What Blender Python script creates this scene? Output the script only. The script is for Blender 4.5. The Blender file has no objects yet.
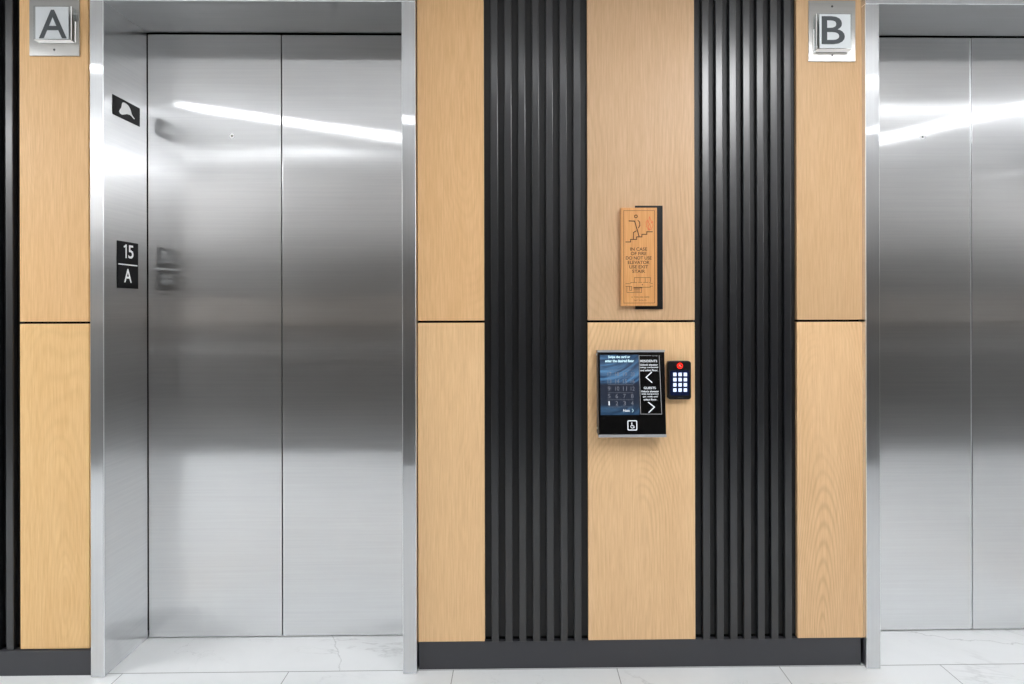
import bpy, bmesh, math
from mathutils import Vector, Matrix

scene = bpy.context.scene
COL = scene.collection

# ------------------------------------------------------------------ camera
F = 540.0
D, ZC = 1.98244, 1.32372
YAW, PITCH, ROLL = -0.0127, 0.00045, -0.0022
SX, SY = 13.15, 33.79
_c, _s = math.cos(YAW), math.sin(YAW)
_r = Vector((_c, _s, 0)); _f = Vector((-_s, _c, 0)); _u = Vector((0, 0, 1))
_f2 = _f*math.cos(PITCH) + _u*math.sin(PITCH); _u2 = _u*math.cos(PITCH) - _f*math.sin(PITCH)
_r3 = _r*math.cos(ROLL) + _u2*math.sin(ROLL); _u3 = _u2*math.cos(ROLL) - _r*math.sin(ROLL)
cam_d = bpy.data.cameras.new('camera'); cam = bpy.data.objects.new('camera', cam_d); COL.objects.link(cam)
M = Matrix((_r3, _u3, -_f2)).transposed().to_4x4(); M.translation = Vector((0, -D, ZC)); cam.matrix_world = M
cam_d.sensor_width = 36; cam_d.lens = F*36/1024
cam_d.shift_x = -SX/1024; cam_d.shift_y = -SY/1024
cam_d.clip_start = 0.02
scene.camera = cam

def at(px, py, Y=0.0):
    """world point seen at pixel px,py on the plane y = Y"""
    v = _f2 + _r3*((px-512-SX)/F) + _u3*((342-SY-py)/F)
    t = (Y + D)/v.y
    return Vector((v.x*t, Y, ZC + v.z*t))

# ------------------------------------------------------------------ levels and planes (metres)
DOOR_Y = 0.2092            # lift door plane
FR = -0.0215               # face of the steel surrounds
ZT, ZH = 2.4275, 2.4357    # top of doors, underside of header
SEAM = 1.2755              # joint between upper and lower boards
A0, A1 = -1.491, -0.4208   # lift opening A
B0, B1 = 1.3247, 2.3949    # lift opening B
JW = 0.0505                # jamb face width
CEIL = 2.65
BACK = -2.6                # opposite wall
XL, XR = -4.6, 6.2

# ------------------------------------------------------------------ node helpers
def new_mat(name):
    m = bpy.data.materials.new(name); m.use_nodes = True
    nt = m.node_tree; return m, nt, nt.nodes['Principled BSDF']
def L(nt, a, b): nt.links.new(a, b)
def node(nt, t, **k):
    n = nt.nodes.new(t)
    for a, b in k.items():
        if a in n.inputs.keys() if isinstance(a, str) else False: n.inputs[a].default_value = b
        else: setattr(n, a, b)
    return n
def setin(n, **k):
    for a, b in k.items(): n.inputs[a.replace('_', ' ')].default_value = b
def lin(c):
    return tuple(((x/255)/12.92 if x/255 <= .04045 else ((x/255+.055)/1.055)**2.4) for x in c) + (1,)
def math_n(nt, op, a, b=None, c=None):
    n = nt.nodes.new('ShaderNodeMath'); n.operation = op
    for i, v in enumerate((a, b, c)):
        if v is None: continue
        if isinstance(v, (int, float)): n.inputs[i].default_value = v
        else: L(nt, v, n.inputs[i])
    return n.outputs[0]
def ramp(nt, fac, stops):
    n = nt.nodes.new('ShaderNodeValToRGB'); L(nt, fac, n.inputs[0])
    e = n.color_ramp.elements
    e[0].position, e[0].color = stops[0]; e[1].position, e[1].color = stops[-1]
    for p, c in stops[1:-1]:
        x = e.new(p); x.color = c
    return n.outputs[0]
def mix(nt, fac, a, b, mode='MIX'):
    n = nt.nodes.new('ShaderNodeMix'); n.data_type = 'RGBA'; n.blend_type = mode
    for i, v in ((0, fac), (6, a), (7, b)):
        if isinstance(v, (int, float, tuple)): n.inputs[i].default_value = v
        else: L(nt, v, n.inputs[i])
    return n.outputs[2]
def noise(nt, vec, scale, detail=3, rough=.5, dist=0):
    n = nt.nodes.new('ShaderNodeTexNoise'); setin(n, Scale=scale, Detail=detail, Roughness=rough, Distortion=dist)
    L(nt, vec, n.inputs['Vector']); return n.outputs[0]
def mapping(nt, vec, scale=(1,1,1), loc=(0,0,0)):
    n = nt.nodes.new('ShaderNodeMapping'); L(nt, vec, n.inputs[0])
    n.inputs['Scale'].default_value = scale; n.inputs['Location'].default_value = loc; return n.outputs[0]
def geo_pos(nt): return nt.nodes.new('ShaderNodeNewGeometry').outputs['Position']

def plain(name, rgb, rough=.5, metal=0, emit=None, es=1, spec=.5):
    m, nt, b = new_mat(name)
    setin(b, Base_Color=lin(rgb), Roughness=rough, Metallic=metal); b.inputs['Specular IOR Level'].default_value = spec
    if emit: b.inputs['Emission Color'].default_value = lin(emit); b.inputs['Emission Strength'].default_value = es
    return m

def steel(name, tangent, rgb=(204,204,202), r1=.19, r2=.45, mixf=.5, grain=(1,1,1), aniso=(.72,.5)):
    """brushed stainless: a tight lobe and a broad lobe, both smeared across the grain"""
    m, nt, b = new_mat(name)
    pos = geo_pos(nt)
    g = noise(nt, mapping(nt, pos, grain), 60, 4, .6)
    cloud = noise(nt, mapping(nt, pos, (1.2, 1.2, 2.2)), 2.2, 3, .5)
    colr = mix(nt, g, lin(tuple(x*.955 for x in rgb)), lin(tuple(min(255, x*1.035) for x in rgb)))
    colr = mix(nt, math_n(nt, 'MULTIPLY', cloud, .16), colr, lin((150,150,148)))
    t = nt.nodes.new('ShaderNodeCombineXYZ')
    for i in range(3): t.inputs[i].default_value = tangent[i]
    nt.nodes.remove(b)
    outs = []
    for r, an in ((r1, aniso[0]), (r2, aniso[1])):
        a = nt.nodes.new('ShaderNodeBsdfAnisotropic'); a.inputs['Anisotropy'].default_value = an; a.distribution = 'BECKMANN'
        rr = math_n(nt, 'ADD', math_n(nt, 'MULTIPLY', g, r*.25), r*.875)
        L(nt, rr, a.inputs['Roughness']); L(nt, colr, a.inputs['Color']); L(nt, t.outputs[0], a.inputs['Tangent'])
        outs.append(a.outputs[0])
    ms = nt.nodes.new('ShaderNodeMixShader'); ms.inputs[0].default_value = mixf
    L(nt, outs[0], ms.inputs[1]); L(nt, outs[1], ms.inputs[2])
    L(nt, ms.outputs[0], nt.nodes['Material Output'].inputs[0])
    return m

def oak(name, base, dark, light, seed, cath=0.5, cx=0.0, cz=1.0, csx=5.0):
    """oak veneer: fine vertical fibre, soft bands, and a cathedral figure around (cx, cz)"""
    m, nt, b = new_mat(name)
    pos = geo_pos(nt)
    p1 = mapping(nt, pos, (1, 1, .035), (seed*3.1, 0, seed*1.7))
    fine = noise(nt, p1, 230, 3, .65)
    p2 = mapping(nt, pos, (1, 1, .10), (seed*7.3, 0, seed))
    band = noise(nt, p2, 16, 3, .6)
    # cathedral rings: distance field stretched vertically, warped by noise
    p3 = mapping(nt, pos, (csx, 0, .75), (-cx*csx, 0, -cz*.75))
    warp = noise(nt, mapping(nt, pos, (2.2, 1, 1.1), (seed*2, 0, seed)), 1.3, 1, .4)
    ln = nt.nodes.new('ShaderNodeVectorMath'); ln.operation = 'LENGTH'; L(nt, p3, ln.inputs[0])
    d = math_n(nt, 'ADD', ln.outputs['Value'], math_n(nt, 'MULTIPLY', warp, 1.1))
    rings = math_n(nt, 'SINE', math_n(nt, 'MULTIPLY', d, 125.0))
    rings = math_n(nt, 'MULTIPLY', math_n(nt, 'ADD', rings, 1.0), .5)
    rings = math_n(nt, 'POWER', rings, 2.2)
    fade = noise(nt, mapping(nt, pos, (3, 1, .9), (seed*5, 0, 0)), 1.3, 2, .5)
    fade = ramp(nt, fade, [(.42, (0,0,0,1)), (.62, (1,1,1,1))])
    rings = math_n(nt, 'MULTIPLY', math_n(nt, 'MULTIPLY', rings, fade), cath*.45)
    c = mix(nt, band, lin(tuple(x for x in dark)), lin(light))
    c = mix(nt, .68, c, lin(tuple(min(255, x*1.035) for x in base)))
    f2 = ramp(nt, fine, [(.33, (1,1,1,1)), (.60, (0,0,0,1))])
    c = mix(nt, math_n(nt, 'MULTIPLY', f2, .42), c, lin(dark))
    f3 = ramp(nt, fine, [(.55, (0,0,0,1)), (.75, (1,1,1,1))])
    c = mix(nt, math_n(nt, 'MULTIPLY', f3, .25), c, lin(light))
    c = mix(nt, rings, c, lin(tuple(x*.93 for x in dark)))
    L(nt, c, b.inputs['Base Color'])
    setin(b, Roughness=.42); b.inputs['Specular IOR Level'].default_value = .35
    bp = nt.nodes.new('ShaderNodeBump'); bp.inputs['Strength'].default_value = .05; bp.inputs['Distance'].default_value = .002
    L(nt, fine, bp.inputs['Height']); L(nt, bp.outputs[0], b.inputs['Normal'])
    return m

def marble():
    m, nt, b = new_mat('white_marble_tile')
    pos = geo_pos(nt)
    sep = nt.nodes.new('ShaderNodeSeparateXYZ'); L(nt, pos, sep.inputs[0])
    x, y = sep.outputs[0], sep.outputs[1]
    c1 = noise(nt, pos, 2.3, 5, .6, .6)
    base = mix(nt, c1, lin((214,217,218)), lin((238,240,241)))
    # thin veins where warped noise crosses a level
    for sc, off, w, col, amt in ((.9, 11.0, .005, (158,160,160), .38), (2.1, 4.0, .004, (176,178,178), .35)):
        n = noise(nt, mapping(nt, pos, (1, 1.9, 1), (off, off*.3, 0)), sc, 7, .56, .5)
        v = math_n(nt, 'ABSOLUTE', math_n(nt, 'SUBTRACT', n, .5))
        v = ramp(nt, v, [(0, (1,1,1,1)), (w, (0,0,0,1))])
        msk = ramp(nt, noise(nt, pos, 1.7, 2), [(.45, (0,0,0,1)), (.6, (1,1,1,1))])
        base = mix(nt, math_n(nt, 'MULTIPLY', math_n(nt, 'MULTIPLY', v, msk), amt), base, lin(col))
    # two long veins inside the lift thresholds
    wob = math_n(nt, 'MULTIPLY', math_n(nt, 'SUBTRACT', noise(nt, pos, 9, 4, .6), .5), .09)
    inside = math_n(nt, 'GREATER_THAN', y, 0.0)
    for (xa, ya, xb, yb, w) in ((-.74, .19, -.655, 0.0, .0035), (1.52, .21, 2.35, .03, .003)):
        dx, dy = xb-xa, yb-ya; ll = math.hypot(dx, dy)
        dd = math_n(nt, 'SUBTRACT', math_n(nt, 'MULTIPLY', math_n(nt, 'SUBTRACT', x, xa), dy/ll),
                    math_n(nt, 'MULTIPLY', math_n(nt, 'SUBTRACT', y, ya), dx/ll))
        dd = math_n(nt, 'ABSOLUTE', math_n(nt, 'ADD', dd, wob))
        v = ramp(nt, dd, [(0, (1,1,1,1)), (w, (0,0,0,1))])
        v = math_n(nt, 'MULTIPLY', v, inside)
        v = math_n(nt, 'MULTIPLY', v, math_n(nt, 'COMPARE', x, (xa+xb)/2, abs(dx)/2+.15))
        base = mix(nt, math_n(nt, 'MULTIPLY', v, .55), base, lin((165,167,167)))
    # joints: 600 mm across, 1200 mm deep, none inside the thresholds
    def joint(val, pitch, origin, half):
        q = math_n(nt, 'PINGPONG', math_n(nt, 'SUBTRACT', val, origin), pitch/2)
        return math_n(nt, 'LESS_THAN', q, half)
    jx = math_n(nt, 'MULTIPLY', joint(x, .6, -1.4404, .0014), math_n(nt, 'LESS_THAN', y, 0.0))
    jy = math_n(nt, 'MULTIPLY', joint(y, 1.2, 0.0, .0016), math_n(nt, 'LESS_THAN', y, .05))
    j = math_n(nt, 'MAXIMUM', jx, jy)
    base = mix(nt, j, base, lin((138,140,140)))
    L(nt, base, b.inputs['Base Color']); setin(b, Roughness=.32)
    return m

def opposite():
    """far side of the lobby, seen only in the steel: painted light wash above, taupe band, dark below"""
    m, nt, b = new_mat('lobby_wall_with_light_wash')
    sep = nt.nodes.new('ShaderNodeSeparateXYZ'); L(nt, geo_pos(nt), sep.inputs[0])
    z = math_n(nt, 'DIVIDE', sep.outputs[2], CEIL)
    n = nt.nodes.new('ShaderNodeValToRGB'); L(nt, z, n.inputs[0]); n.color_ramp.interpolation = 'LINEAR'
    st = [(0, 96), (.10, 94), (.16, 84), (.33, 84), (.345, 104), (.38, 104), (.39, 84), (.45, 86), (.455, 116), (.54, 108), (.55, 88), (.66, 104), (.80, 168), (.95, 200), (1, 205)]  # upper stops paint the glow of the ceiling strips into the wall
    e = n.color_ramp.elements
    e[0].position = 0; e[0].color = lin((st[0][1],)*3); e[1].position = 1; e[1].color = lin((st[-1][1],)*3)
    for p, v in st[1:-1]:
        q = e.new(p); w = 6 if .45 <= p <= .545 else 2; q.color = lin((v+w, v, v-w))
    L(nt, n.outputs[0], b.inputs['Base Color']); setin(b, Roughness=.5)
    return m

def screen_mat():
    m, nt, b = new_mat('touch_screen_glow')
    tc = nt.nodes.new('ShaderNodeTexCoord'); g = tc.outputs['Generated']
    sep = nt.nodes.new('ShaderNodeSeparateXYZ'); L(nt, g, sep.inputs[0])
    x, y = sep.outputs[0], sep.outputs[1]
    # sweeping ribbons of light
    s = math_n(nt, 'ADD', math_n(nt, 'MULTIPLY', x, -.28), y)
    s = math_n(nt, 'ADD', s, math_n(nt, 'MULTIPLY', math_n(nt, 'SINE', math_n(nt, 'MULTIPLY', x, 3.0)), .09))
    w = nt.nodes.new('ShaderNodeCombineXYZ'); L(nt, s, w.inputs[1]); L(nt, math_n(nt, 'MULTIPLY', x, .07), w.inputs[0])
    n = noise(nt, w.outputs[0], 13, 4, .6)
    band = ramp(nt, y, [(0, (.15,)*3+(1,)), (.08, (.55,)*3+(1,)), (.17, (.0,)*3+(1,)), (.50, (.0,)*3+(1,)), (.56, (.85,)*3+(1,)), (.72, (1,1,1,1)), (1, (.65,)*3+(1,))])
    base = ramp(nt, y, [(0, lin((30,62,92))), (.2, lin((36,46,62))), (.5, lin((38,44,58))), (.60, lin((14,52,92))), (.66, lin((60,88,122))), (.8, lin((52,66,92))), (1, lin((36,58,86)))])
    hi = ramp(nt, n, [(.42, (0,0,0,1)), (.66, (1,1,1,1))])
    c = mix(nt, math_n(nt, 'MULTIPLY', hi, band), base, lin((98,150,196)))
    lo = ramp(nt, n, [(.30, (1,1,1,1)), (.42, (0,0,0,1))])
    c = mix(nt, math_n(nt, 'MULTIPLY', math_n(nt, 'MULTIPLY', lo, band), .6), c, lin((8,34,66)))
    L(nt, c, b.inputs['Emission Color']); b.inputs['Emission Strength'].default_value = .31
    setin(b, Base_Color=(.005,.006,.01,1), Roughness=.3)
    return m

MAT = {
 'door': steel('brushed_steel_door', (0,0,1), (238,239,240), .14, .34, .42, grain=(.04, 1, 3)),
 'jamb': steel('brushed_steel_return', (0,0,1), (238,239,240), .13, .34, .42, grain=(1, .06, 3)),
 'soffit': steel('brushed_steel_soffit', (0,1,0), (230,232,234), .25, .5, .6, grain=(.05, 3, 1)),
 'face': steel('brushed_steel_surround', (0,0,1), (224,226,228), .12, .36, .45, grain=(3, 1, .05)),
 'bright': plain('polished_steel_edge', (236,238,240), .32, 1),
 'plate': steel('satin_steel_plate', (0,0,1), (190,189,186), .3, .45, .5, grain=(.06, 1, 3)),
 'seal': plain('black_rubber_gap', (10,10,11), .8, spec=.1),
 'shaft': plain('dark_shaft', (6,6,6), .9, spec=0),
 'slat': plain('charcoal_slat_finish', (20,22,26), .28, spec=1.0),
 'slatback': plain('charcoal_slat_backing', (16,17,19), .45, spec=.45),
 'base': plain('charcoal_base_finish', (62,63,68), .5),
 'floor': marble(),
 'ceil': plain('glowing_white_ceiling', (196,197,198), .8, emit=(255,255,255), es=.07),  # faint glow added over the whole ceiling as ambient fill
 'endwall': plain('pale_corridor_paint', (196,196,194), .7),
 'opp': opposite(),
 'sub': plain('dark_substrate', (12,12,13), .9, spec=.1),
 'led': plain('led_diffuser', (255,255,255), .5, emit=(250,252,255), es=5),
 'ledb': plain('led_diffuser_dim', (255,255,255), .5, emit=(250,252,255), es=2.2),
 'fillp': plain('fill_panel_diffuser', (255,255,255), .5, emit=(252,253,255), es=4.9),
 'fill_l': plain('bright_fill_panel_diffuser', (255,255,255), .5, emit=(252,253,255), es=6.5),
 'ledh': plain('light_housing', (225,225,225), .5),
 'black': plain('black_gloss_glass', (7,7,8), .12, spec=.5),
 'blackm': plain('black_matte_plastic', (14,14,15), .4, spec=.35),
 'signblack': plain('black_sign_film', (15,16,18), .35, spec=.2),
 'white': plain('white_lettering', (235,236,236), .5, emit=(255,255,255), es=.05),
 'glow': plain('white_screen_lettering', (120,120,120), .5, emit=(235,242,250), es=0.334),
 'glowdim': plain('grey_screen_lettering', (60,60,66), .5, emit=(120,124,136), es=0.264),
 'glowcy': plain('pale_blue_screen_lettering', (80,90,100), .5, emit=(200,236,246), es=0.46),
 'frameline': plain('grey_printed_line', (120,120,122), .5, emit=(170,172,176), es=0.106),
 'key': plain('backlit_key', (120,130,170), .5, emit=(214,228,255), es=0.440),
 'keyglow': plain('blue_backlit_field', (4,8,20), .25, emit=(6,18,52), es=0.352),
 'red': plain('red_indicator', (180,20,10), .4, emit=(255,40,22), es=0.484),
 'redin': plain('pale_red_indicator_core', (200,120,110), .4, emit=(255,150,130), es=0.308),
 'ink': plain('burnt_engraving', (66,40,20), .7),
 'inksoft': plain('pale_burnt_engraving', (122,78,42), .7),
 'flame': plain('orange_flame_print', (226,116,66), .6),
 'letter': plain('grey_letter_film', (66,72,76), .45),
 'alu': plain('aluminium_trim', (176,178,182), .35, .15),
 'sidegrey': plain('grey_housing_side', (92,88,88), .4, .3),
 'screw': plain('dark_screw', (90,90,90), .3, 1),
 'lockring': plain('pale_lock_ring', (252,252,252), .4, emit=(255,255,255), es=.05),
 'screen': screen_mat(),
}
# acrylic block
m, nt, b = new_mat('clear_acrylic')
tr = nt.nodes.new('ShaderNodeBsdfTransparent'); tr.inputs[0].default_value = (.93,.95,.955,1)
gl = nt.nodes.new('ShaderNodeBsdfGlossy'); gl.inputs['Roughness'].default_value = .08
ms = nt.nodes.new('ShaderNodeMixShader'); ms.inputs[0].default_value = .07; L(nt, tr.outputs[0], ms.inputs[1]); L(nt, gl.outputs[0], ms.inputs[2])
L(nt, ms.outputs[0], nt.nodes['Material Output'].inputs[0])
MAT['acrylic'] = m
MAT['frost'] = plain('frosted_face', (222,227,230), .35)
MAT['acrglint'] = plain('painted_edge_glint', (246,247,247), .3, emit=(255,255,255), es=.10)  # white with a slight glow, paints reflections on the acrylic edges

OAKS = [
 oak('oak_veneer_left_upper', (242,198,142), (215,164,106), (254,215,164), 1.0, .25, -1.75, 1.9),
 oak('oak_veneer_left_lower', (249,205,145), (222,171,109), (255,222,169), 2.3, .25, -1.65, .3),
 oak('oak_veneer_near_a_upper', (238,194,142), (211,163,108), (249,211,165), 3.1, .2, -.2, 2.0),
 oak('oak_veneer_near_a_lower', (245,205,155), (219,175,123), (253,219,175), 4.7, .2, -.25, .6),
 oak('oak_veneer_centre_upper', (213,178,139), (186,146,107), (226,194,159), 5.9, .55, .44, 2.05, 4.0),
 oak('oak_veneer_centre_lower', (243,205,157), (213,167,117), (251,217,175), 6.4, .6, .48, .25, 4.5),
 oak('oak_veneer_near_b_upper', (212,176,133), (187,147,105), (224,191,153), 7.7, .25, 1.1, 2.1),
 oak('oak_veneer_near_b_lower', (238,199,152), (207,162,113), (245,212,172), 8.2, .7, 1.12, .1, 5.0),
]
MAT['plaque'] = oak('plaque_wood', (224,164,102), (192,126,68), (236,184,126), 9.4, .3, .45, 1.5)

# ------------------------------------------------------------------ geometry helpers
def link(name, bm, mat, parent=None, loc=None, bevel=0, smooth=False, mats=None):
    me = bpy.data.meshes.new(name)
    bmesh.ops.recalc_face_normals(bm, faces=bm.faces[:])
    bm.to_mesh(me); bm.free()
    for mm in (mats or [mat]): me.materials.append(mm)
    o = bpy.data.objects.new(name, me); COL.objects.link(o)
    if loc is not None: o.location = loc
    if parent is not None:
        o.parent = parent
    if bevel:
        md = o.modifiers.new('bevel', 'BEVEL'); md.width = bevel; md.segments = 2; md.limit_method = 'ANGLE'
    if smooth:
        for p in me.polygons: p.use_smooth = True
    return o
def tag(o, label, cat, group=None):
    o['label'] = label; o['category'] = cat
    if group: o['group'] = group
    return o
def struct(o): o['kind'] = 'structure'; return o
def empty(name, loc=(0,0,0)):
    o = bpy.data.objects.new(name, None); COL.objects.link(o); o.location = loc; o.empty_display_size = .05; return o
def box(bm, x0, x1, y0, y1, z0, z1, mi=0):
    vs = [bm.verts.new(p) for p in ((x0,y0,z0),(x1,y0,z0),(x1,y1,z0),(x0,y1,z0),(x0,y0,z1),(x1,y0,z1),(x1,y1,z1),(x0,y1,z1))]
    for f in ((0,1,2,3),(4,5,6,7),(0,1,5,4),(1,2,6,5),(2,3,7,6),(3,0,4,7)):
        fc = bm.faces.new([vs[i] for i in f]); fc.material_index = mi
    return vs
def boxes(*bs):
    bm = bmesh.new()
    for q in bs: box(bm, *q)
    return bm
def origin(parent): return wm(parent).translation if parent is not None else Vector((0,0,0))
def wbox(name, mat, parent, x0, x1, y0, y1, z0, z1, bevel=0):
    """box in world coordinates, parented to an unrotated empty"""
    o = origin(parent)
    return link(name, boxes((x0-o.x, x1-o.x, y0-o.y, y1-o.y, z0-o.z, z1-o.z)), mat, parent, bevel=bevel)
def frame_matrix(loc, right, up):
    r = Vector(right).normalized(); u = Vector(up).normalized(); n = r.cross(u)
    m = Matrix((r, u, n)).transposed().to_4x4(); m.translation = Vector(loc); return m
def stroke(bm, pts, w, h=.0004, closed=False, z=0.0):
    """flat raised ribbon along a polyline, in the local x-y plane"""
    n = len(pts); segs = [(pts[i], pts[(i+1) % n]) for i in range(n if closed else n-1)]
    for (ax, ay), (bx, by) in segs:
        d = Vector((bx-ax, by-ay));
        if d.length < 1e-7: continue
        d.normalize(); nx, ny = -d.y*w/2, d.x*w/2; ex, ey = d.x*w/2, d.y*w/2
        q = [(ax-ex+nx, ay-ey+ny), (ax-ex-nx, ay-ey-ny), (bx+ex-nx, by+ey-ny), (bx+ex+nx, by+ey+ny)]
        lo = [bm.verts.new((x, y, z)) for x, y in q]; hi = [bm.verts.new((x, y, z+h)) for x, y in q]
        bm.faces.new(hi)
        for i in range(4): bm.faces.new((lo[i], lo[(i+1) % 4], hi[(i+1) % 4], hi[i]))
def poly(bm, pts, h=.0005, z=0.0):
    lo = [bm.verts.new((x, y, z)) for x, y in pts]; hi = [bm.verts.new((x, y, z+h)) for x, y in pts]
    bm.faces.new(hi); n = len(pts)
    for i in range(n): bm.faces.new((lo[i], lo[(i+1) % n], hi[(i+1) % n], hi[i]))
def disc(cx, cy, r, n=24, a0=0, a1=2*math.pi):
    return [(cx+r*math.cos(a0+(a1-a0)*i/n), cy+r*math.sin(a0+(a1-a0)*i/n)) for i in range(n)]
def arc(cx, cy, r, a0, a1, n=12):
    return [(cx+r*math.cos(math.radians(a0+(a1-a0)*i/n)), cy+r*math.sin(math.radians(a0+(a1-a0)*i/n))) for i in range(n+1)]
def rrect(x0, x1, y0, y1, r, n=6):
    p = []
    for cx, cy, a in ((x1-r, y1-r, 0), (x0+r, y1-r, 90), (x0+r, y0+r, 180), (x1-r, y0+r, 270)):
        p += arc(cx, cy, r, a, a+90, n)
    return p
def slab(bm, pts, z0, z1):
    lo = [bm.verts.new((x, y, z0)) for x, y in pts]; hi = [bm.verts.new((x, y, z1)) for x, y in pts]
    bm.faces.new(hi); bm.faces.new(lo[::-1]); n = len(pts)
    for i in range(n): bm.faces.new((lo[i], lo[(i+1) % n], hi[(i+1) % n], hi[i]))
def wm(o):
    m = o.matrix_basis.copy()
    return m if o.parent is None else wm(o.parent) @ m
def place(o, mtx):
    """put a locally modelled object at world matrix mtx (parent = unrotated empty)"""
    o.matrix_basis = (wm(o.parent).inverted() if o.parent is not None else Matrix.Identity(4)) @ mtx
    return o
def text(name, body, w, h, mat, parent, mtx, cx=0, cy=0, bold=0.0, depth=.0004, line=1.0, z=0.0, align='CENTER'):
    """lettering fitted to w x h (metres), centred at cx, cy in the frame mtx"""
    cu = bpy.data.curves.new(name, 'FONT'); cu.body = body; cu.align_x = align; cu.size = 1
    cu.offset = bold; cu.space_line = line; cu.extrude = .001; cu.resolution_u = 4
    tmp = bpy.data.objects.new(name+'_tmp', cu); COL.objects.link(tmp)
    bpy.context.view_layer.update()
    dg = bpy.context.evaluated_depsgraph_get()
    me = bpy.data.meshes.new_from_object(tmp.evaluated_get(dg)); me.name = name
    bpy.data.objects.remove(tmp); bpy.data.curves.remove(cu)
    xs = [v.co.x for v in me.vertices]; ys = [v.co.y for v in me.vertices]
    bx, by = (min(xs)+max(xs))/2, (min(ys)+max(ys))/2
    fx = w/(max(xs)-min(xs)) if w else h/(max(ys)-min(ys)); fy = h/(max(ys)-min(ys)) if h else fx
    for v in me.vertices:
        v.co = Vector(((v.co.x-bx)*fx+cx, (v.co.y-by)*fy+cy, z + (depth if v.co.z > 0 else 0)))
    me.materials.clear(); me.materials.append(mat)
    o = bpy.data.objects.new(name, me); COL.objects.link(o)
    o.parent = parent
    return place(o, mtx)

# ------------------------------------------------------------------ room shell
struct(link('floor', boxes((XL, XR, BACK, .30, -.08, 0)), MAT['floor']))
struct(link('ceiling', boxes((XL, XR, BACK, .32, CEIL, CEIL+.1)), MAT['ceil']))
W0, W1 = .0195, .32
struct(link('wall_back', boxes(
    (XL, A0-JW, W0, W1, 0, CEIL), (A1+JW, B0-JW, W0, W1, 0, CEIL), (B1+JW, XR, W0, W1, 0, CEIL),
    (A0-JW, A1+JW, W0, W1, ZH+.03, CEIL), (B0-JW, B1+JW, W0, W1, ZH+.03, CEIL),
    (A0-JW, A1+JW, .262, W1, 0, ZH+.03), (B0-JW, B1+JW, .262, W1, 0, ZH+.03)), MAT['sub']))
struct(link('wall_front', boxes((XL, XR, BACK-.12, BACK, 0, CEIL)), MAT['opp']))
struct(link('wall_left', boxes((XL-.12, XL, BACK-.12, W1, 0, CEIL)), MAT['endwall']))
struct(link('wall_right', boxes((XR, XR+.12, BACK-.12, W1, 0, CEIL)), MAT['endwall']))

zb = .1032
xa_out = at(90, 340, FR).x; xa_out2 = at(416, 340, FR).x; xb_out = at(866, 340, FR).x
BB = .0035
struct(link('baseboard_left', boxes((XL, xa_out-.004, -.008, W0, 0, .0885)), MAT['base'], bevel=.0008))
struct(link('baseboard_back', boxes((xa_out2+.004, xb_out-.006, BB, W0, 0, .1005)), MAT['base'], bevel=.0008))
struct(link('baseboard_right', boxes((B1+JW+.004, XR, BB, W0, 0, .1005)), MAT['base'], bevel=.0008))

# ------------------------------------------------------------------ oak boards
xw = dict(l0=at(19.8,320).x, l1=at(88.6,320).x, a0=at(417.8,320).x, a1=at(484.2,320).x,
          c0=at(587.8,320).x, c1=at(694.8,320).x, b0=at(797,320).x, b1=at(862.6,320).x)
def board(x0, x1, z0, z1, mat, label):
    o = link('wood_panel', boxes((-(x1-x0)/2, (x1-x0)/2, 0, .0188, 0, z1-z0)), mat, loc=((x0+x1)/2, 0, z0), bevel=.0014)
    tag(o, label, 'wall panel', 'oak wall boards between the lifts')
sl, sh = SEAM-.0042, SEAM+.0042
board(xw['l0'], xw['l1'], sh, CEIL, OAKS[0], 'pale oak wall board under the letter A plate, above the joint')
board(xw['l0'], xw['l1'], .0915, sl, OAKS[1], 'lower oak wall board left of lift A, standing on the dark skirting')
board(xw['a0'], xw['a1'], sh, CEIL, OAKS[2], 'upper bare oak wall board between lift A and the black slats')
board(xw['a0'], xw['a1'], zb, sl, OAKS[3], 'lower bare oak wall board between lift A and the black slats')
board(xw['c0'], xw['c1'], sh, CEIL, OAKS[4], 'wide pinkish oak board behind the wooden fire notice')
board(xw['c0'], xw['c1'], zb, sl, OAKS[5], 'wide lower oak board behind the touch screen and keypad')
board(xw['b0'], xw['b1'], sh, CEIL, OAKS[6], 'oak wall board under the letter B plate, above the joint')
board(xw['b0'], xw['b1'], zb, sl, OAKS[7], 'lower oak wall board beside lift B with slanting grain')
board(B1+JW+.006, B1+JW+.26, zb, CEIL, OAKS[2], 'oak wall board beyond the far side of lift B')

# ------------------------------------------------------------------ slatted panels
PITCH_S, SLW, SLD = .0506, .0262, .0175
def slat_panel(x0, x1, first, n, label, z0, zsl):
    t = empty('slat_panel', ((x0+x1)/2, .0188, z0)); tag(t, label, 'slat panel', 'black slatted wall panels')
    wbox('backing', MAT['slatback'], t, x0, x1, .0155, .0193, z0+.010, CEIL)
    proto = None
    for k in range(n):
        xc = first + k*PITCH_S
        if proto is None:
            proto = wbox('slat', MAT['slat'], t, xc-SLW/2, xc+SLW/2, .0155-SLD, .0155, zsl, CEIL, bevel=.0022)
        else:
            c = proto.copy(); c.parent = t; COL.objects.link(c); c.location = (k*PITCH_S, 0, 0)
fa = at(494.6, 320, -.002).x; fb = at(706., 320, -.002).x
slat_panel(xw['a1'], xw['c0'], fa, 7, 'black vertical slat panel left of the touch screen board', .102, .1005)
slat_panel(xw['c1'], xw['b0'], fb, 7, 'black vertical slat panel right of the keypad, before letter B board', .102, .1005)
fl = at(9.2, 320, -.002).x
slat_panel(xw['l0']-.40, xw['l0'], fl-6*PITCH_S, 7, 'black slat panel at far left edge beside the letter A board', .090, .0890)

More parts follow.
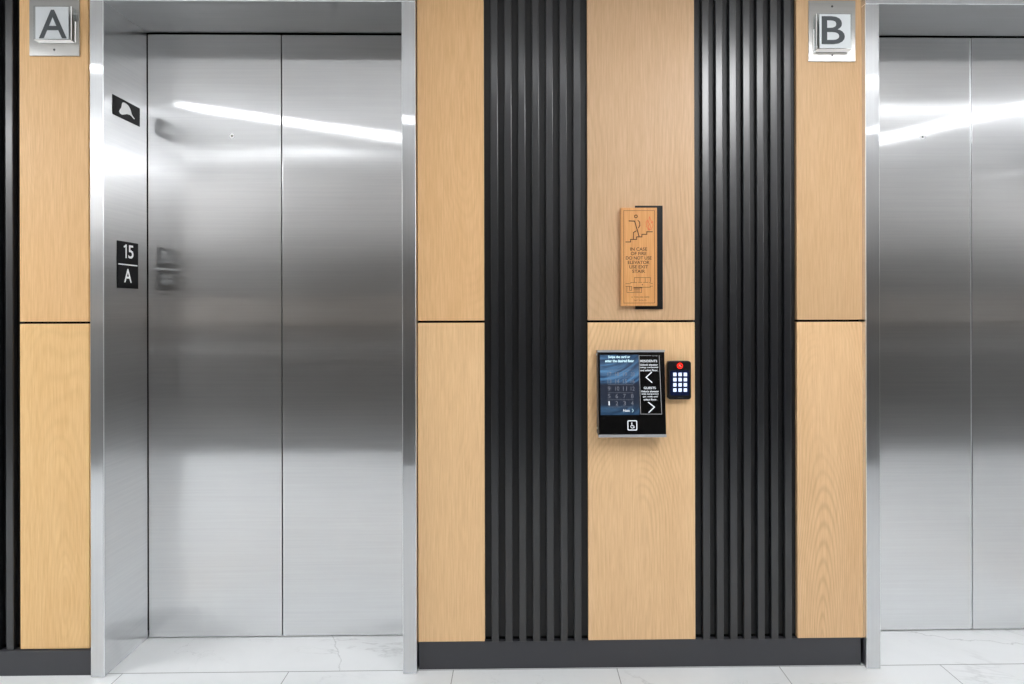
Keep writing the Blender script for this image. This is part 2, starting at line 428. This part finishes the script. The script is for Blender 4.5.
# ------------------------------------------------------------------ lift surrounds and doors
def surround(x0, x1, xo0, xo1, name, label):
    t = empty('elevator_frame', ((x0+x1)/2, 0, 0)); tag(t, label, 'door frame', 'steel lift surrounds')
    m2 = [MAT['face'], MAT['jamb'], MAT['bright']]
    def jamb(xf0, xf1, inner):
        o = origin(t); bm = bmesh.new()
        vs = box(bm, xf0-o.x, xf1-o.x, FR, .2078, .001, ZH+.0005)
        bm.normal_update()
        ob = link('jamb', bm, None, t, mats=m2)
        for p in ob.data.polygons:
            n = p.normal
            p.material_index = 0 if abs(n.y) > .9 else 1
        md = ob.modifiers.new('bevel', 'BEVEL'); md.width = .0018; md.segments = 1; md.limit_method = 'ANGLE'; md.material = 2
    jamb(xo0, x0, x0); jamb(x1, xo1, x1)
    h = wbox('header', MAT['soffit'], t, xo0, xo1, FR-.0015, .2078, ZH, CEIL-.04)
    h.data.materials.append(MAT['face']); h.data.materials.append(MAT['bright'])
    for p in h.data.polygons:
        if p.normal.y < -.9: p.material_index = 1
    md = h.modifiers.new('bevel', 'BEVEL'); md.width = .0018; md.segments = 1; md.limit_method = 'ANGLE'; md.material = 2
surround(A0, A1, xa_out, xa_out2, 'A', 'brushed steel surround of lift A carrying the black jamb signs')
surround(B0, B1, xb_out, B1+JW, 'B', 'brushed steel surround of lift B at the right edge')

def door(x0, x1, label, lock=None, bright_edge=None):
    t = empty('elevator_door', ((x0+x1)/2, DOOR_Y, 0)); tag(t, label, 'elevator door', 'brushed steel lift doors')
    wbox('door_leaf', MAT['door'], t, x0, x1, DOOR_Y, DOOR_Y+.035, .0045, ZH-.0055, bevel=.0012)
    if bright_edge is not None:
        wbox('edge_strip', MAT['bright'], t, bright_edge-.0016, bright_edge+.0016, DOOR_Y-.0012, DOOR_Y+.002, .008, ZT)
    if lock:
        p = at(lock[0], lock[1], DOOR_Y); mt = frame_matrix((p.x, DOOR_Y, p.z), (1,0,0), (0,0,1))
        bm = bmesh.new(); stroke(bm, disc(0,0,.0070,24), .0042, .0012, True); r = link('lock_ring', bm, MAT['lockring'], t); place(r, mt)
        bm = bmesh.new(); poly(bm, disc(0,0,.0042,20), .0006); r = link('keyhole', bm, MAT['screw'], t); place(r, mt)
am = at(282, 340, DOOR_Y).x; bmid = at(971.6, 340, DOOR_Y).x
door(A0+.0025, am-.0022, 'left leaf of lift A doors, with small lock ring, beside signed jamb', (232,136))
door(am+.0022, A1-.0035, 'right leaf of lift A doors, plain brushed steel without lock')
door(B0+.0035, bmid-.0026, 'left leaf of lift B doors, with small lock ring, nearest letter B plate', (922.5,137), bmid-.0030)
door(bmid+.0026, B1-.0035, 'right leaf of lift B doors, cut off by right edge of view')

# ------------------------------------------------------------------ jamb signs (on the left return of lift A, facing right)
JX = A0
def jamb_frame(y, z): return frame_matrix((JX+.0003, y, z), (0,1,0), (0,0,1))
t = empty('jamb_sign', (JX, .093, 2.079)); tag(t, 'small black jamb plate with white fire helmet symbol, upper of two', 'sign')
mt = jamb_frame(.093, 2.079)
bm = bmesh.new(); slab(bm, rrect(-.071,.071,-.0365,.0365,.001), 0, .0015); place(link('sign_plate', bm, MAT['signblack'], t), mt)
hx, hz = .142, .073
hel = [(-.037,-.012),(-.033,-.004),(-.027,.004),(-.023,.018),(-.021,.026),(-.012,.030),(.000,.0295),(.010,.027),(.019,.020),(.024,.012),(.027,.004),
       (.030,-.001),(.036,-.006),(.045,-.012),(.043,-.0145),(.034,-.012),(.026,-.0075),(.016,-.0065),(.004,-.0085),(-.008,-.014),(-.022,-.020),(-.033,-.019)]
bm = bmesh.new(); poly(bm, hel, .0004, .0016); place(link('helmet_symbol', bm, MAT['white'], t), mt @ Matrix.Translation((-.003, -.003, 0)))
t = empty('jamb_sign', (JX, .098, 1.492)); tag(t, 'black floor number plate reading 15 over A on lift jamb', 'sign')
mt = jamb_frame(.098, 1.492)
bm = bmesh.new(); slab(bm, rrect(-.055,.055,-.0885,.0885,.001), 0, .0015); place(link('sign_plate', bm, MAT['signblack'], t), mt)
text('floor_number', '5', .028, .051, MAT['white'], t, mt, .0150, .0520, bold=.012, z=.0016)
bm = bmesh.new(); stroke(bm, [(-.0195,.0690),(-.0105,.0745),(-.0105,.0295)], .0062, .0004, z=.0016); place(link('floor_number', bm, MAT['white'], t), mt)
text('letter', 'A', .040, .052, MAT['white'], t, mt, -.001, -.040, bold=.008, z=.0016)
bm = bmesh.new(); stroke(bm, [(-.048,.0015),(.048,.0015)], .0045, .0004, z=.0016); place(link('divider_line', bm, MAT['white'], t), mt)

# ------------------------------------------------------------------ A and B plates
def letter_plate(L_, px, pz, w, h, bx, bz, bw, bh, lw, lh, lx, lz, label, side):
    t = empty('letter_plate', (px, 0, pz)); tag(t, label, 'sign', 'steel letter plates above the lifts')
    wbox('plate', MAT['plate'], t, px-w/2, px+w/2, -.004, .001, pz-h/2, pz+h/2, bevel=.0008)
    mt = frame_matrix((px, -.004, pz), (1,0,0), (0,0,1))
    for s in (1, -1):
        bm = bmesh.new(); slab(bm, disc(0, s*(h/2-.022), .0040, 16), 0, .0008); place(link('screw', bm, MAT['screw'], t), mt)
    T = .026
    blk = wbox('acrylic_block', MAT['acrylic'], t, bx-bw/2, bx+bw/2, -.004-T, -.0045, bz-bh/2, bz+bh/2, bevel=.0022)
    wbox('frosted_face', MAT['frost'], blk, bx-bw/2+.009, bx+bw/2-.007, -.004-T-.0004, -.004-T-.0001, bz-bh/2+.002, bz+bh/2-.005)
    # white strips standing in for reflections under and beside the block
    wbox('edge_glint', MAT['acrglint'], blk, bx-bw/2+.002, bx+bw/2-.002, -.004-T+.001, -.006, bz-bh/2-.0009, bz-bh/2-.0002)
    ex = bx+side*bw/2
    wbox('edge_glint', MAT['acrglint'], blk, min(ex, ex+side*.0008), max(ex, ex+side*.0008), -.012, -.0065, bz-bh/2+.001, bz+bh*.12)
    wbox('edge_glint', MAT['acrglint'], blk, min(ex, ex+side*.0008), max(ex, ex+side*.0008), -.004-T+.001, -.004-T+.004, bz-bh/2+.001, bz+bh/2-.002)
    mt2 = frame_matrix((0, -.004-T-.0005, 0), (1,0,0), (0,0,1))
    text('letter', L_, lw, lh, MAT['letter'], blk, mt2, lx, lz, bold=.008, depth=.0008)
def rect_at(x0, x1, y0, y1, Y):
    a = at(x0, y1, Y); c = at(x1, y0, Y); return (a.x+c.x)/2, (a.z+c.z)/2, c.x-a.x, c.z-a.z
YF = -.030
for L_, pl, bl, le, lab in (
    ('A', (29.3,79.2,-8,55.7), (33,70.5,5.5,39.5), (39.2,66.8,10,38.3), 'steel plate left of lift A bearing grey letter A on clear block'),
    ('B', (808.8,855.4,.6,61.3), (817,852.3,13,48.6), (821.6,844.6,16.4,44.2), 'steel plate left of lift B bearing grey letter B on clear block')):
    px, pz, w, h = rect_at(*pl, -.004); bx, bz, bw, bh = rect_at(*bl, YF); lx, lz, lw, lh = rect_at(*le, YF)
    letter_plate(L_, px, pz, w, h, bx, bz, bw, bh, lw, lh, lx, lz, lab, 1 if L_ == 'A' else -1)

# ------------------------------------------------------------------ wooden fire notice
t = empty('fire_notice', (.45, 0, 1.51)); tag(t, 'wooden fire notice with stair and flame picture on black backing', 'sign')
bx, bz, bw, bh = rect_at(635.3,662.6,205.7,309.2,-.004)
wbox('backing_plate', MAT['blackm'], t, bx-bw/2, bx+bw/2, -.005, .001, bz-bh/2, bz+bh/2, bevel=.0006)
NY = -.019
x, z, w, h = rect_at(621.3,657,207.7,306,NY)
wbox('wood_face', MAT['plaque'], t, x-w/2, x+w/2, NY, -.005, z-h/2, z+h/2, bevel=.0008)
mt = frame_matrix((x, NY, z), (1,0,0), (0,0,1))
U, V = w, h    # notice coordinates: u,v in 0..1 from the lower left, photo proportions
def q(u, v): return ((u-.5)*U, (v-.5)*V)
bm = bmesh.new()
stroke(bm, [q(.07,.97),q(.93,.97),q(.93,.03),q(.07,.03)], .0016, .0003, True)
place(link('border_line', bm, MAT['inksoft'], t), mt)
# stick figure walking down steps, steps, small flame; pixel crop 530x684 of the face: x 35..425, y 88..
def c2(cx, cy): return q((cx-38)/(426-38), 1-(cy-90)/(1084.0))
bm = bmesh.new()
stroke(bm, [c2(*p) for p in ((90,468),(140,468),(140,440),(205,440),(205,412),(262,412),(262,384),(315,384),(315,356),(374,356))], .0030, .0003)
place(link('stair_drawing', bm, MAT['ink'], t), mt)
bm = bmesh.new(); r0 = .0058
cx, cy = c2(198,186); stroke(bm, disc(cx, cy, .0050, 18), .0028, .0003, True)
stroke(bm, [c2(126,236),c2(184,238),c2(232,408)], .0034, .0003)
stroke(bm, [c2(222,232),c2(238,250),c2(240,285),c2(226,312)], .0030, .0003)
stroke(bm, [c2(200,346),c2(172,364),c2(170,436)], .0030, .0003)
place(link('figure_drawing', bm, MAT['ink'], t), mt)
bm = bmesh.new()
for pts in (((338,340),(314,300),(308,250),(322,225),(330,262),(338,240),(344,190),(362,235),(366,262),(378,240),(382,290),(362,330)),):
    stroke(bm, [c2(*p) for p in pts], .0022, .0003, True)
stroke(bm, [c2(340,335),c2(330,300),c2(345,262),c2(356,300),c2(344,334)], .0022, .0003)
place(link('flame_drawing', bm, MAT['flame'], t), mt)
for i, ln in enumerate(('IN CASE', 'OF FIRE', 'DO NOT USE', 'ELEVATOR', 'USE EXIT', 'STAIR')):
    yy = 311 + i*23.4   # rows in the 421x684 crop (scale 5.262 from y=190)
    ww = (88, 82, 134, 112, 98, 66)[i]
    v = 1-((190+yy/5.262)-207.7)/98.3
    u = ((600+203.5/5.262)-621.3)/35.7
    cxx, cyy = q(u, v)
    text('lettering', ln, ww/5.262/35.7*U, .0118, MAT['ink'], t, mt, cxx, cyy, bold=.010, depth=.0003)
bm = bmesh.new()
def c3(cx, cy): return q(((618+cx/11.04)-621.3)/35.7, 1-((250+cy/11.04)-207.7)/98.3)
for pts in (((180,358),(180,305),(358,305),(358,350)), ((242,305),(242,352)), ((300,305),(300,352)), ((85,372),(128,372)), ((140,372),(140,360),(208,360)),
            ((225,358),(262,358)), ((280,358),(330,358)), ((345,360),(378,372)), ((85,402),(125,402)), ((98,402),(98,470),(258,470),(258,420)),
            ((258,412),(355,412),(355,400),(380,400)), ((128,402),(150,402),(150,445),(128,445),(128,402)), ((178,440),(240,440)), ((178,455),(240,455)), ((178,428),(240,428))):
    stroke(bm, [c3(*p) for p in pts], .0013, .0003)
stroke(bm, [c3(176,416), c3(262,416)], .0032, .0003)
poly(bm, disc(*c3(268,384), .0020, 10), .0003)
place(link('floor_plan_drawing', bm, MAT['ink'], t), mt)
cxx, cyy = c3(245,520); text('lettering', 'A  YOU ARE HERE', .066, .0052, MAT['inksoft'], t, mt, cxx, cyy, depth=.0003)
cxx, cyy = c3(245,556); text('lettering', 'EXIT ROUTE', .046, .0052, MAT['inksoft'], t, mt, cxx, cyy, depth=.0003)

# ------------------------------------------------------------------ touch-screen panel
YT, YB = -.030, -.052
tl = at(597.6, 350.2, YT); tr = at(663.4, 350.2, YT); bl = at(598.9, 437.3, YB); br = at(667, 437.0, YB)
t = empty('touch_panel', ((tl.x+tr.x)/2, 0, bl.z)); tag(t, 'black tilted lift call touch screen with silver edges on oak board', 'touch screen')
o = origin(t)
x0 = (tl.x+bl.x)/2; x1 = (tr.x+br.x)/2; z0 = bl.z; z1 = tl.z
def wedge(xa, xb, inset=0.0):
    bm = bmesh.new()
    pr = [(0, z0+.006), (YB, z0), (YT, z1), (0, z1-.002)]
    lo = [bm.verts.new((xa-o.x, y, z-o.z)) for y, z in pr]; hi = [bm.verts.new((xb-o.x, y, z-o.z)) for y, z in pr]
    bm.faces.new(lo); bm.faces.new(hi[::-1])
    for i in range(4): bm.faces.new((lo[i], lo[(i+1) % 4], hi[(i+1) % 4], hi[i]))
    return bm
link('housing', wedge(x0, x1), MAT['sidegrey'], t, bevel=.001)
up = Vector((0, YT-YB, z1-z0)); FH = up.length; FW = x1-x0
ft = frame_matrix(((x0+x1)/2, (YT+YB)/2, (z0+z1)/2), (1,0,0), up)
def fp(px, py):
    """pixel -> local coordinates on the slanted face"""
    v = _f2 + _r3*((px-512-SX)/F) + _u3*((342-SY-py)/F); n = Vector((0,-up.z,up.y)).normalized()
    c = Vector((0,-D,ZC)); p0 = ft.translation; s = (p0-c).dot(n)/v.dot(n); p = ft.inverted() @ (c+v*s); return p.x, p.y
hw, hh = FW/2, FH/2
bm = bmesh.new(); slab(bm, rrect(-hw+.0005, hw-.0005, -hh+.009, hh-.007, .0015), 0, .0022); glass = place(link('glass_front', bm, MAT['black'], t), ft)
bm = bmesh.new(); slab(bm, rrect(-hw-.001, hw+.001, hh-.0075, hh, .001), -.001, .003); place(link('metal_edge', bm, MAT['alu'], t), ft)
bm = bmesh.new(); slab(bm, rrect(-hw-.001, hw+.001, -hh, -hh+.0095, .001), -.001, .003); place(link('metal_edge', bm, MAT['alu'], t), ft)
a = fp(600.6, 415.0); c = fp(638.4, 354.8)
bm = bmesh.new(); slab(bm, [(a[0],a[1]),(c[0],a[1]),(c[0],c[1]),(a[0],c[1])], .0022, .0026); scr = place(link('screen', bm, MAT['screen'], t), ft)
ZS = .0028
def ftext(name, body, pcx, pcy, pw, ph, mat, bold=0.0):
    par = scr if pcx < 638 else glass
    u, v = fp(pcx, pcy); k = FW/68.3
    text(name, body, pw*k, ph*k, mat, par, ft, u, v, bold=bold, depth=.0002, z=ZS)
ftext('lettering', 'Swipe the card or', 619.0, 357.2, 22.5, 3.4, MAT['glowcy'], .025)
ftext('lettering', 'enter the desired floor', 619.4, 360.8, 29.5, 2.9, MAT['glowcy'], .025)
rows = (('17','18','19','20',374.2), ('13','14','15','16',381.2), ('9','10','11','12',388.5), ('5','6','7','8',396.0), ('1','2','3','4',403.2))
for r in rows:
    for i in range(4):
        ftext('floor_digit', r[i], 609.0+i*7.7+(0.4 if len(r[i]) == 2 else 0), r[4], 3.9 if len(r[i]) == 2 else (1.2 if r[i] == '1' else 2.6), 4.2,
              MAT['glow'] if r[i] == '1' else MAT['glowdim'])
bm = bmesh.new()
for yy in (370.0, 377.8, 384.6, 392.6, 399.6, 406.8):
    stroke(bm, [fp(608.0, yy), fp(633.0, yy)], .0009, .0002, z=ZS)
place(link('row_lines', bm, MAT['glowdim'], scr), ft)
ftext('lettering', 'Next', 626.4, 410.4, 6.6, 2.7, MAT['glow'], .012)
bm = bmesh.new(); stroke(bm, [fp(632,408.9), fp(633.4,410.5), fp(632,412.1)], .0012, .0002, z=ZS); place(link('next_arrow', bm, MAT['glowcy'], scr), ft)
bm = bmesh.new(); stroke(bm, [fp(639.3,355.6), fp(657.8-7,355.6)], .0016, .0003, z=.0023)
stroke(bm, [fp(638.9,355.6), fp(640.5,414.0), fp(661.6,414.0), fp(659.0,355.6)], .0020, .0003, z=.0023)
place(link('printed_frame', bm, MAT['frameline'], glass), ft)
ftext('lettering', 'ELEVATOR', 654.6, 355.8, 5.6, .9, MAT['frameline'], .02)
ftext('lettering', 'RESIDENTS', 648.6, 361.0, 17.2, 2.4, MAT['glow'], .012)
for i, (s, w_) in enumerate((('Unlock elevator', 18), ('using credential', 18.4), ('and select floor.', 18.2))):
    ftext('lettering', s, 648.8+i*.1, 364.7+i*2.75, w_, 2.0, MAT['glow'], .012)
ftext('lettering', 'GUESTS', 649.6, 387.9, 12.4, 2.3, MAT['glow'], .012)
for i, (s, w_) in enumerate((('Unlock elevator', 18), ('with temporary', 17.6), ('pin code and', 14.6), ('select floor.', 13.6))):
    ftext('lettering', s, 649.8+i*.1, 391.3+i*2.7, w_, 2.0, MAT['glow'], .012)
bm = bmesh.new(); stroke(bm, [fp(651.2,372.4), fp(645.9,377.3), fp(651.6,382.2)], .0034, .0003, z=ZS); place(link('left_arrow', bm, MAT['glow'], glass), ft)
bm = bmesh.new(); stroke(bm, [fp(648.4,402.4), fp(654.2,407.0), fp(648.8,412.2)], .0034, .0003, z=ZS); place(link('right_arrow', bm, MAT['glow'], glass), ft)
# accessible-call button
cxb, cyb = fp(632.2, 425.3); kk = FW/68.3
bm = bmesh.new(); stroke(bm, rrect(cxb-4.5*kk, cxb+4.5*kk, cyb-4.6*kk, cyb+4.6*kk, 1.0*kk, 4), .9*kk, .0008, True, z=.0023)
btn = place(link('accessible_button', bm, MAT['glow'], t), ft)
bm = bmesh.new()
poly(bm, disc(cxb-.5*kk, cyb+2.3*kk, .65*kk, 12), .0004, ZS)
stroke(bm, [(cxb-.5*kk, cyb+1.5*kk), (cxb-.2*kk, cyb-.3*kk), (cxb+1.3*kk, cyb-.3*kk), (cxb+2.0*kk, cyb-2.0*kk)], .55*kk, .0004, z=ZS)
stroke(bm, arc(cxb+.1*kk, cyb-1.0*kk, 1.7*kk, 120, 330, 14), .5*kk, .0004, z=ZS)
place(link('wheelchair_symbol', bm, MAT['glow'], btn), ft)
for zz in (z1-.016, z0+.028):
    yy = (YT if zz > 1 else YB)*.55
    mt = frame_matrix((x0-.0005, yy, zz), (0,-1,0), (0,0,1))
    bm = bmesh.new(); slab(bm, disc(0,0,.0042,16), 0, .003); place(link('side_screw', bm, MAT['bright'], t), mt)

# ------------------------------------------------------------------ keypad
KY = -.020
ka = at(668.0, 399.6, KY); kb = at(691.2, 361.0, KY)
t = empty('keypad', ((ka.x+kb.x)/2, 0, ka.z)); tag(t, 'small black keypad reader with lit white keys and red ring', 'keypad')
mt = frame_matrix(((ka.x+kb.x)/2, 0, (ka.z+kb.z)/2), (1,0,0), (0,0,1)); kw, kh = (kb.x-ka.x)/2, (kb.z-ka.z)/2
bm = bmesh.new(); slab(bm, rrect(-kw, kw, -kh, kh, .010), 0, -KY); place(link('body', bm, MAT['blackm'], t, bevel=.002), mt)
mt.translation = Vector(((ka.x+kb.x)/2, KY, (ka.z+kb.z)/2))
def kp(px, py): p = mt.inverted() @ at(px, py, KY); return p.x, p.y
a = kp(670.2, 395.5); c = kp(689.2, 370.5)
bm = bmesh.new(); slab(bm, rrect(a[0], c[0], a[1], c[1], .006), 0, .0004); place(link('key_field', bm, MAT['keyglow'], t), mt)
proto = None
for r in range(4):
    for cc in range(3):
        u, v = kp(674.8+cc*5.25, 374.4+r*5.2)
        bm = bmesh.new(); slab(bm, rrect(-.0060, .0060, -.0064, .0064, .0010, 3), .0005, .0012) if proto is None else None
        if proto is None:
            proto = link('key', bm, MAT['key'], t); place(proto, mt @ Matrix.Translation((u, v, 0)))
        else:
            bm.free(); k = proto.copy(); k.parent = t; COL.objects.link(k); place(k, mt @ Matrix.Translation((u, v, 0)))
u, v = kp(679.9, 365.8)
bm = bmesh.new(); stroke(bm, disc(u, v, .0090, 24), .0032, .0006, True); place(link('status_ring', bm, MAT['red'], t), mt)
bm = bmesh.new(); stroke(bm, [(u-.003, v-.003), (u-.003, v+.003), (u+.002, v+.003)], .0020, .0006); stroke(bm, [(u+.0035, v-.003), (u+.001, v)], .0022, .0006)
place(link('status_symbol', bm, MAT['redin'], t), mt)
u, v = kp(680.2, 397.6); text('maker_mark', '- - - -', .016, .0014, MAT['glowdim'], t, mt, u, v, depth=.0003)

# ------------------------------------------------------------------ ceiling lights (linear LED, laid at angles) and added fill panels
def strip(x0, y0, x1, y1, w, mat, label):
    d = Vector((x1-x0, y1-y0, 0)); ln = d.length; ang = math.atan2(d.y, d.x)
    t = empty('ceiling_light', ((x0+x1)/2, (y0+y1)/2, CEIL)); tag(t, label, 'ceiling light', 'linear ceiling lights')
    mt = Matrix.Translation(((x0+x1)/2, (y0+y1)/2, CEIL)) @ Matrix.Rotation(ang, 4, 'Z')
    h = link('housing', boxes((-ln/2-.01, ln/2+.01, -w/2-.008, w/2+.008, -.006, 0)), MAT['ledh'], t); place(h, mt)
    g = link('diffuser', boxes((-ln/2, ln/2, -w/2, w/2, -.010, -.0061)), mat, t); place(g, mt)
strip(-3.6, -.38, -.62, -1.92, .05, MAT['led'], 'long slanting light strip over the floor before lift A')
strip(-3.6, -2.46, -1.36, -2.12, .035, MAT['ledb'], 'slanting light strip near the opposite wall, left half')
strip(1.9, -1.17, 5.2, -1.22, .035, MAT['ledb'], 'straight light strip parallel to the wall before lift B')
strip(2.62, -2.12, 3.75, -.42, .05, MAT['led'], 'steeply slanting light strip before lift B')
strip(-.42, -1.06, .60, -.98, .05, MAT['led'], 'short strip light above the wall between the lifts')
strip(-4.0, -2.3, -4.0, -.35, .8, MAT['fill_l'], 'broad added fill panel at the left end of the lobby')  # both end panels are added, unseen sources of general light
strip(5.6, -2.3, 5.6, -.4, .55, MAT['fillp'], 'broad added fill panel at the right end of the lobby')
strip(.32, -2.36, .75, -1.90, .03, MAT['ledb'], 'short slanting light strip near the opposite wall')
strip(1.15, -1.42, 1.15, -.85, .6, MAT['fillp'], 'broad added fill panel in front of the right slat panel')  # these two are added fill, set outside what the doors mirror
strip(1.25, -2.4, 1.25, -1.5, .7, MAT['fillp'], 'broad added fill panel over the middle of the lobby')

# ------------------------------------------------------------------ world and view
w = bpy.data.worlds.new('world'); scene.world = w; w.use_nodes = True
w.node_tree.nodes['Background'].inputs[0].default_value = (.8,.82,.85,1); w.node_tree.nodes['Background'].inputs[1].default_value = .5
scene.view_settings.view_transform = 'Standard'; scene.view_settings.look = 'None'
scene.view_settings.exposure = 1.52; scene.view_settings.gamma = 1.0
scene.cycles.use_denoising = True
scene.cycles.max_bounces = 10; scene.cycles.diffuse_bounces = 5; scene.cycles.glossy_bounces = 5
scene.cycles.sample_clamp_indirect = 8
